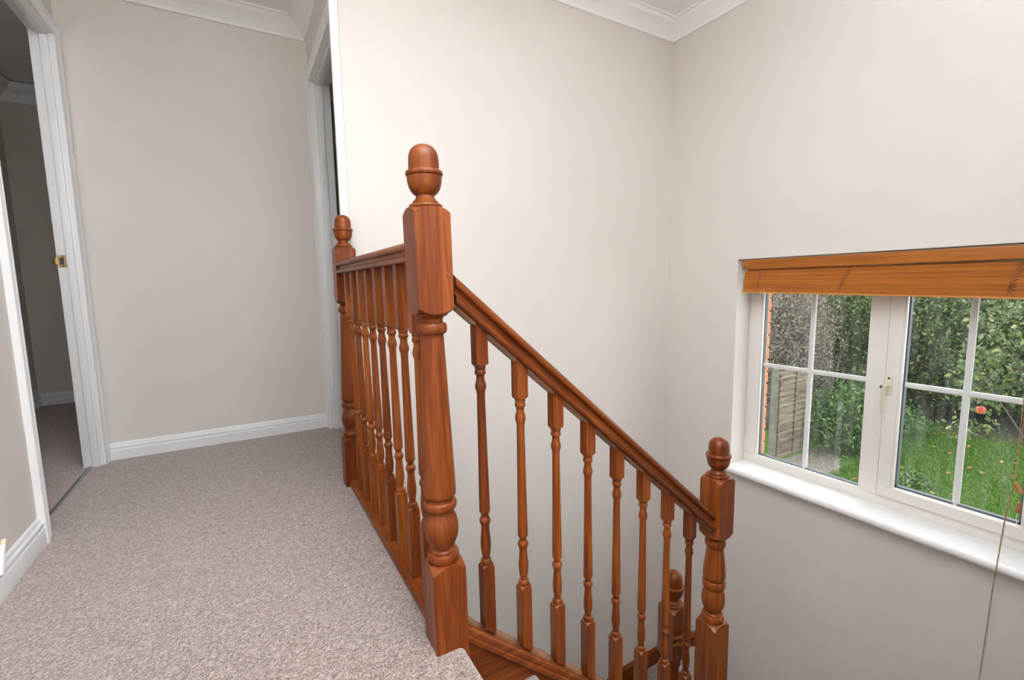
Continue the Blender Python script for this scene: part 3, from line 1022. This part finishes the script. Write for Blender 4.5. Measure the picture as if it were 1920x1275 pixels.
# folds stacked behind the front layer
v = MB()
for j in range(3):
    v.box((0.026 + j * 0.008, YB0 + 0.004, 0.806 + 0.006 * j), (0.031 + j * 0.008, YB1 - 0.004, 0.935), 0.001)
v.obj('blind_fold', M_BLIND, bl, rot=(0.010, 0, 0))
# woven cords: zigzag chains hanging down the slats
for yc_, amp, lean in ((1.548, 0.004, 0.003), (1.118, 0.009, 0.022), (0.556, 0.009, 0.014)):
    for ph in (0, 1):
        pts = []
        nseg = 11
        for k in range(nseg + 1):
            f = k / nseg
            zz = ztop + 0.003 - (dz + 0.004) * f - 0.012 * f
            pts.append((slat_off(f * (NS - 1)) - 0.0012, yc_ + lean * (f - 0.2) * 2 + (amp if (k + ph) % 2 else -amp), zz + 0.017 * f * yc_ / 1.1))
        MB().tube(pts, 0.0013, 5).obj('weave_cord', M_CORDDARK, bl, smooth=60)
# pull cord with knot, loop and two acorns
cx_ = lambda px: px - XW
cord = MB()
cord.tube([(0.012, 0.500, 0.93), (0.006, 0.502, 0.78), (-0.002, 0.5035, 0.5), (-0.022, 0.4975, 0.25), (-0.030, 0.4945, 0.15)], 0.0013, 6)
cord.tube([(0.012, 0.492, 0.93), (0.006, 0.494, 0.78), (-0.002, 0.4955, 0.5), (-0.022, 0.4935, 0.25), (-0.030, 0.4935, 0.15)], 0.0013, 6)
cord.tube([(-0.030, 0.494, 0.15), (-0.037, 0.499, 0.08), (-0.047, 0.505, -0.02), (-0.058, 0.510, -0.18), (-0.062, 0.515, -0.30), (-0.062, 0.5215, -0.60), (-0.062, 0.526, -0.80), (-0.062, 0.528, -0.90)], 0.0015, 6)
cord.tube([(-0.030, 0.493, 0.15), (-0.038, 0.5005, 0.08), (-0.048, 0.507, -0.02), (-0.0585, 0.511, -0.18), (-0.062, 0.514, -0.30), (-0.062, 0.520, -0.60), (-0.062, 0.527, -0.80), (-0.062, 0.528, -0.90)], 0.0013, 6)
cord.tube([(-0.030, 0.494, 0.152), (-0.031, 0.52, 0.150), (-0.03, 0.55, 0.128), (-0.03, 0.562, 0.098), (-0.031, 0.55, 0.11), (-0.031, 0.525, 0.138), (-0.031, 0.500, 0.150)], 0.0011, 5)
cord.tube([(-0.030, 0.494, 0.150), (-0.032, 0.515, 0.135), (-0.034, 0.525, 0.10), (-0.035, 0.515, 0.075), (-0.034, 0.503, 0.066)], 0.0011, 5)
cord.lathe([(0.0001, 0.142), (0.0038, 0.145), (0.0042, 0.150), (0.0035, 0.156), (0.0001, 0.158)], (-0.030, 0.494), 10)
co = cord.obj('pull_cord', M_CORD, bl, smooth=60, label='tan twisted pull cord hanging over the sill')
ACP = [(0.0030, 0.0), (0.0062, 0.002), (0.0078, 0.008), (0.0082, 0.016), (0.0072, 0.026), (0.0058, 0.033), (0.0052, 0.036), (0.0062, 0.0375), (0.0062, 0.040), (0.0045, 0.042), (0.0015, 0.043)]
MB().lathe(ACP, n=16).obj('acorn', M_ACORN, co, smooth=50, loc=(-0.030, 0.4755, 0.088), rot=(-0.45, 0, 0), label='wooden cord pull tilted at the knot')
MB().lathe([(r, z * 0.95) for r, z in ACP], n=16).obj('acorn', M_ACORN, co, smooth=50, loc=(-0.030, 0.4800, 0.014), rot=(0.05, 0, 0), label='wooden cord pull hanging lower')
MB().tube([(-0.030, 0.478, 0.092), (-0.030, 0.4795, 0.056)], 0.001, 5).obj('cord_tail', M_CORD, co, smooth=60)
MB().tube([(-0.030, 0.4802, 0.015), (-0.030, 0.482, -0.012), (-0.031, 0.478, -0.035)], 0.0011, 5).obj('cord_tail', M_TRIM, co, smooth=60, label='white cord tail')

# ---------------------------------------------------------------- garden
GZ = -2.75
MB().add([(2.76, -6, GZ), (40, -6, GZ), (40, 26, GZ), (2.76, 26, GZ)], [(0, 1, 2, 3)]).obj('ground', M_LAWN, **S)
MB().add([(13.2, -6, GZ + 0.01), (19, -6, GZ + 0.01), (19, 26, GZ + 0.01), (11.2, 26, GZ + 0.01), (11.0, 5.2, GZ + 0.01), (13.6, 4.9, GZ + 0.01), (14.4, 3.0, GZ + 0.01)], [(0, 1, 2, 3, 4, 5, 6)]).obj('flower_bed', M_SOIL, **S)  # dark soil, its colour also put in as the shading under the hedge
gp = MB()
gp.add([(5, 5.15, GZ + 0.012), (5, 4.3, GZ + 0.012), (8.2, 4.15, GZ + 0.012), (9.6, 4.25, GZ + 0.012), (10.3, 4.55, GZ + 0.012), (11.0, 5.15, GZ + 0.012)], [(0, 1, 2, 3, 4, 5)])
gp.obj('path', M_GRAVEL, **S)


def soup(name, V, F, tint, mat, parent=None, **kw):
    """numpy triangle soup with a random tint per leaf"""
    me = bpy.data.meshes.new(name)
    nv, nf = len(V), len(F)
    me.vertices.add(nv)
    me.vertices.foreach_set('co', V.astype(np.float32).ravel())
    me.loops.add(nf * 3)
    me.loops.foreach_set('vertex_index', F.astype(np.int32).ravel())
    me.polygons.add(nf)
    me.polygons.foreach_set('loop_start', np.arange(0, nf * 3, 3, dtype=np.int32))
    me.update(calc_edges=True)
    at = me.attributes.new('tint', 'FLOAT', 'FACE')
    at.data.foreach_set('value', tint.astype(np.float32))
    me.materials.append(mat)
    return place(name, me, parent, **kw)


def leaves(P, size, aspect=0.5, up=0.5):
    """one folded diamond leaf (4 tris) at each point"""
    n = len(P)
    d = rng.normal(size=(n, 3))
    d[:, 2] -= 0.3
    d /= np.linalg.norm(d, axis=1, keepdims=True)
    nrm = rng.normal(size=(n, 3))
    nrm[:, 2] += up * 2
    nrm[:, 0] -= 0.5
    s = np.cross(d, nrm)
    s /= np.linalg.norm(s, axis=1, keepdims=True)
    u = np.cross(s, d)
    L_ = size * rng.uniform(0.6, 1.3, (n, 1))
    W = L_ * aspect * 0.5
    a, b = P, P + d * L_
    mid = P + d * L_ * 0.45 - u * W * 0.25
    l, r = mid + s * W + u * W * 0.35, mid - s * W + u * W * 0.35
    V = np.stack([a, l, b, r, mid], 1).reshape(-1, 3)
    k = np.arange(n)[:, None] * 5
    F = np.concatenate([k + [0, 1, 4], k + [1, 2, 4], k + [2, 3, 4], k + [3, 0, 4]], 1).reshape(-1, 3)
    t = np.repeat(np.clip(rng.beta(2, 2.6, n), 0, 1), 4)
    return V, F, t


def clump_points(c, rad, nclump, per, cr):
    """points gathered in clumps over the shell of an ellipsoid"""
    c, rad = np.array(c), np.array(rad)
    d = rng.normal(size=(nclump, 3))
    d /= np.linalg.norm(d, axis=1, keepdims=True)
    cc = c + d * rad * rng.uniform(0.55, 1.0, (nclump, 1))
    p = np.repeat(cc, per, 0) + rng.normal(size=(nclump * per, 3)) * cr
    return p[p[:, 2] > GZ + 0.05]


def branches(root, c, rad, nb, r0_, r1_=0.006, stem=True):
    mb = MB()
    for k in range(nb):
        d = rng.normal(size=3)
        d[2] = abs(d[2]) * 0.8 - 0.2
        d /= np.linalg.norm(d)
        e = np.array(c) + d * np.array(rad) * 0.9
        mid = (np.array(root) * 0.45 + e * 0.55) + rng.normal(size=3) * 0.12
        mid0 = np.array(root) * 0.8 + np.array(c) * 0.2 + rng.normal(size=3) * 0.04
        mb.tube([root, mid0, mid, e], [r0_, r0_ * 0.75, r0_ * 0.4, r1_], 6)
    return mb


def shrub(name, base, c, rad, ncl, per, cr, size, mat, label, cat, aspect=0.5, nb=14, r0_=0.035, group=None):
    root = empty(name, base, label=label, category=cat)
    if group:
        root['group'] = group
    b = np.array(base)
    branches((0, 0, -0.02), np.array(c) - b, rad, nb, r0_).obj('branches', M_BARK, root, smooth=60)
    P = clump_points(c, rad, ncl, per, cr) - b
    soup('foliage', *leaves(P, size, aspect), mat, root, kind='stuff')
    return root


shrub('laurel_bush', (10.9, 4.70, GZ), (10.9, 4.70, -2.0), (0.85, 0.66, 0.66), 230, 46, 0.09, 0.10, M_LAUREL,
      'bright green laurel bush in front of the fence in the left window light', 'bush', 0.42)
shrub('low_shrub', (13.0, 5.0, GZ), (13.0, 5.0, -2.45), (0.9, 0.9, 0.38), 90, 40, 0.10, 0.085, M_LAUREL,
      'low leafy plants growing at the lawn edge below the hedge', 'shrub', 0.45, nb=8, r0_=0.015)
shrub('low_shrub', (9.6, 3.35, GZ), (9.75, 3.30, -2.66), (0.55, 0.32, 0.14), 40, 26, 0.06, 0.075, M_LAUREL,
      'patch of leafy weeds sprouting from the lawn beside the sash frame', 'plant', 0.5, nb=6, r0_=0.01)
HG = [((14.6, 6.6), 1.7, 'broad green hedge tree behind the laurel bush'),
      ((15.6, 4.9), 1.6, 'middle green hedge tree behind the window glazing bar'),
      ((16.2, 3.1), 1.7, 'right-hand green hedge tree at the edge of the lawn'),
      ((18.0, 7.6), 2.3, 'tall green tree farther back beyond the hedge on the left'),
      ((18.6, 5.0), 2.4, 'tall green tree farther back in the middle of the garden end'),
      ((18.6, 2.4), 2.4, 'tall green tree farther back on the right of the garden end')]
for i, ((hx, hy), rr, lab) in enumerate(HG):
    near = i < 3
    hgt = 1.75 if near else 2.6
    zc = (-0.55 if near else 0.0)
    shrub('hedge_tree', (hx, hy, GZ), (hx, hy, zc), (rr, rr, hgt), 460 if near else 420, 85, 0.20, 0.105 if near else 0.15, M_HEDGE, lab, 'tree', 0.5, nb=18, r0_=0.09, group='trees at the garden end')
# apple tree near the house, only its left side shows
at_ = empty('apple_tree', (5.9, -0.7, GZ), label='apple tree whose leafy branches hang in front of the right window light', category='tree')
b0 = np.array((5.9, -0.7, GZ))
branches((0, 0, -0.02), np.array((6.1, 1.0, 0.3)) - b0, (0.9, 0.8, 0.7), 8, 0.028, 0.003).obj('branches', M_BARK, at_, smooth=60)
P = np.concatenate([clump_points((6.2, 0.75, 0.5), (0.95, 0.95, 0.95), 140, 22, 0.09), clump_points((6.0, 1.55, -0.05), (0.35, 0.28, 0.32), 34, 16, 0.06), clump_points((6.3, 1.62, -0.62), (0.18, 0.12, 0.12), 9, 12, 0.05)]) - b0
soup('foliage', *leaves(P, 0.058, 0.55), M_HEDGE, at_, kind='stuff')
MB().tube([(5.95, 1.2, -0.02), (6.15, 1.5, -0.25), (6.3, 1.585, -0.36)], [0.012, 0.008, 0.003], 6).obj('bough', M_BARK, at_, loc=tuple(-b0), smooth=60)
ap = empty('apple', (6.0, 1.5002, -0.3684), label='red apple hanging among the leaves above the lawn', category='apple')
AP = [(0.0005, -0.026), (0.010, -0.031), (0.020, -0.031), (0.031, -0.022), (0.039, -0.004), (0.040, 0.010), (0.035, 0.024), (0.024, 0.032), (0.012, 0.031), (0.004, 0.025), (0.0005, 0.022)]
MB().lathe([(r * 1.02, z) for r, z in AP], n=20).obj('fruit', M_APPLE, ap, smooth=70)
MB().tube([(0, 0, 0.022), (0.003, 0.001, 0.04), (0.008, 0.002, 0.06)], 0.0022, 6).obj('stem', M_BARK, ap)

# brown leafless shrub beyond the fence
def twiggy(name, base, c, rad, n, label):
    root = empty(name, base, label=label, category='shrub', group='leafless shrubs beyond the fence')
    b = np.array(base)
    branches((0, 0, -0.02), np.array(c) - b, rad, 26, 0.03, 0.005).obj('stems', M_BARK, root, smooth=60)
    P = clump_points(c, rad, n, 190, 0.24) - b
    soup('twigs', *leaves(P, 0.085, 0.24, 0.2), M_TWIG, root, kind='stuff')


twiggy('bare_shrub', (10.9, 6.6, GZ), (10.9, 6.6, -0.35), (1.6, 1.05, 1.6), 330, 'leafless grey brown shrub rising behind the fence at the left of the window')
twiggy('bare_shrub', (13.3, 7.7, GZ), (13.3, 7.7, -0.2), (1.9, 1.3, 1.8), 360, 'leafless brown shrub behind the fence, seen right of the first glazing bar')
shrub('ivy_tree', (12.7, 6.0, GZ), (12.9, 5.95, 0.45), (0.75, 0.55, 0.75), 80, 30, 0.12, 0.10, M_HEDGE,
      'green leafy sapling showing at the top of the left window light beside the mullion', 'tree', 0.5, nb=10, r0_=0.03)

# garden fence: overlapping boards on posts, running away from the house
fe = empty('garden_fence', (9.0, 5.2, GZ), label='weathered timber lap panel fence at the left side of the lawn', category='fence')
NB_ = 15
for pn in range(1):
    for i in range(NB_):
        z = 0.06 + i * (1.76 / NB_)
        bmb = MB()
        L0, L1 = 0.05, 1.30
        nsg = 6
        rings = []
        wob = rng.normal(size=(nsg + 1, 2)) * 0.009
        for k in range(nsg + 1):
            x = L0 + (L1 - L0) * k / nsg
            zl = z + wob[k, 0]
            zh = z + 0.145 + wob[k, 1] * 0.4
            rings.append([(x, -0.046, zl), (x, -0.030, zl), (x, -0.002, zh), (x, -0.010, zh)])
        bmb.loft(rings)
        bmb.obj('board', M_FENCE, fe)
    for xx in (0.10, 0.68, 1.26):
        MB().box((xx + pn * 1.88 - 0.02, -0.062, 0.03), (xx + pn * 1.88 + 0.02, -0.044, 1.80), 0.003).obj('batten', M_FENCE, fe)
for k in range(1):
    MB().box((k * 1.88 - 0.05, -0.05, -0.05), (k * 1.88 + 0.05, 0.05, 1.92), 0.006).obj('post', M_FPOST, fe)
# boundary fence at the garden end
fe2 = empty('boundary_fence', (17.4, -2, GZ), label='dark vertical board fence at the far end of the garden under the trees', category='fence')
bm_ = MB().box((0, 0, 0), (0.02, 0.135, 1.8), 0.003).mesh('board')
bm_.materials.append(M_DARKFENCE)
for k in range(90):
    place('board', bm_, fe2, loc=(random.uniform(-0.008, 0.008), 0.15 * k, random.uniform(-0.01, 0.01)))
for zz in (0.3, 1.5):
    MB().box((0.03, 0, zz), (0.08, 13.5, zz + 0.09)).obj('rail', M_DARKFENCE, fe2)

# grass blades, pebbles
n = 60000
gx = rng.uniform(8.2, 15.5, n)
gy = rng.uniform(1.6, 5.2, n)
keep = (gy < gx * 0.48) & (gy > gx * 0.17) & ~((gx < 10.9) & (gy > 4.3)) & (gx < 14.2 + rng.normal(size=n) * 0.5)
gx, gy = gx[keep], gy[keep]
n = len(gx)
A = np.stack([gx, gy, np.full(n, GZ)], 1)
th = rng.uniform(0, 2 * PI, n)
wv = np.stack([np.cos(th), np.sin(th), np.zeros(n)], 1) * 0.010
tip = A + np.stack([rng.normal(size=n) * 0.03, rng.normal(size=n) * 0.03, rng.uniform(0.03, 0.085, n)], 1)
V = np.stack([A - wv, A + wv, tip], 1).reshape(-1, 3)
Fc = np.arange(n * 3).reshape(-1, 3)
soup('lawn_grass', V, Fc, rng.beta(2, 2, n), M_GRASS, None, kind='stuff', label='green mown lawn grass outside the window', category='grass')
n = 700
px_ = rng.uniform(8.3, 10.4, n)
py_ = rng.uniform(4.2, 5.1, n)
keep = py_ > 4.15 + np.clip(px_ - 9.6, 0, 2) * 0.55
px_, py_ = px_[keep], py_[keep]
OCT = np.array([(1, 0, 0), (0, 1, 0), (-1, 0, 0), (0, -1, 0), (0, 0, 0.8), (0, 0, -0.3)], float)
OF = np.array([(0, 1, 4), (1, 2, 4), (2, 3, 4), (3, 0, 4), (1, 0, 5), (2, 1, 5), (3, 2, 5), (0, 3, 5)])
n = len(px_)
s_ = rng.uniform(0.008, 0.022, (n, 1, 1))
V = (OCT[None] * s_ * rng.uniform(0.7, 1.3, (n, 6, 1)) + np.stack([px_, py_, np.full(n, GZ + 0.015)], 1)[:, None]).reshape(-1, 3)
Fc = (OF[None] + 6 * np.arange(n)[:, None, None]).reshape(-1, 3)
soup('pebbles', V, Fc, np.repeat(rng.beta(1.5, 2, n), 8), M_PEBBLE, None, kind='stuff', label='pale pebbles scattered over the gravel by the fence', category='gravel')

# fallen leaves on the lawn
fv, ff, ft = leaves(np.zeros((6, 3)), 0.14, 0.75)
lm = []
for k in range(6):
    mb = MB()
    ang_ = k * 1.1
    pts = []
    for q, (rad_, zz) in enumerate(((0.055, 0.02), (0.033, 0.035), (0.05, 0.025), (0.033, 0.02), (0.058, 0.035), (0.033, 0.022), (0.05, 0.028), (0.03, 0.02))):
        aa = q * PI / 4 + ang_
        pts.append((rad_ * math.cos(aa), rad_ * 0.8 * math.sin(aa), zz))
    mb.add(pts + [(0, 0, 0.012)], [(q, (q + 1) % 8, 8) for q in range(8)])
    me = mb.mesh('fallen_leaf')
    at2 = me.attributes.new('tint', 'FLOAT', 'FACE')
    at2.data.foreach_set('value', [k / 6 + 0.05] * len(me.polygons))
    me.materials.append(M_FALLEN)
    lm.append(me)
cnt = 0
while cnt < 34:
    x = random.uniform(9.0, 14.2)
    y = random.uniform(x * 0.2, x * 0.43)
    if x < 10 and random.random() < 0.5:
        continue
    o = place('fallen_leaf', lm[cnt % 6], None, loc=(x, y, GZ + 0.03), rot=(random.uniform(-0.3, 0.3), random.uniform(-0.3, 0.3), random.uniform(0, 6)),
              label='orange brown fallen leaf lying on the green lawn', category='leaf', group='fallen leaves on the lawn')
    cnt += 1
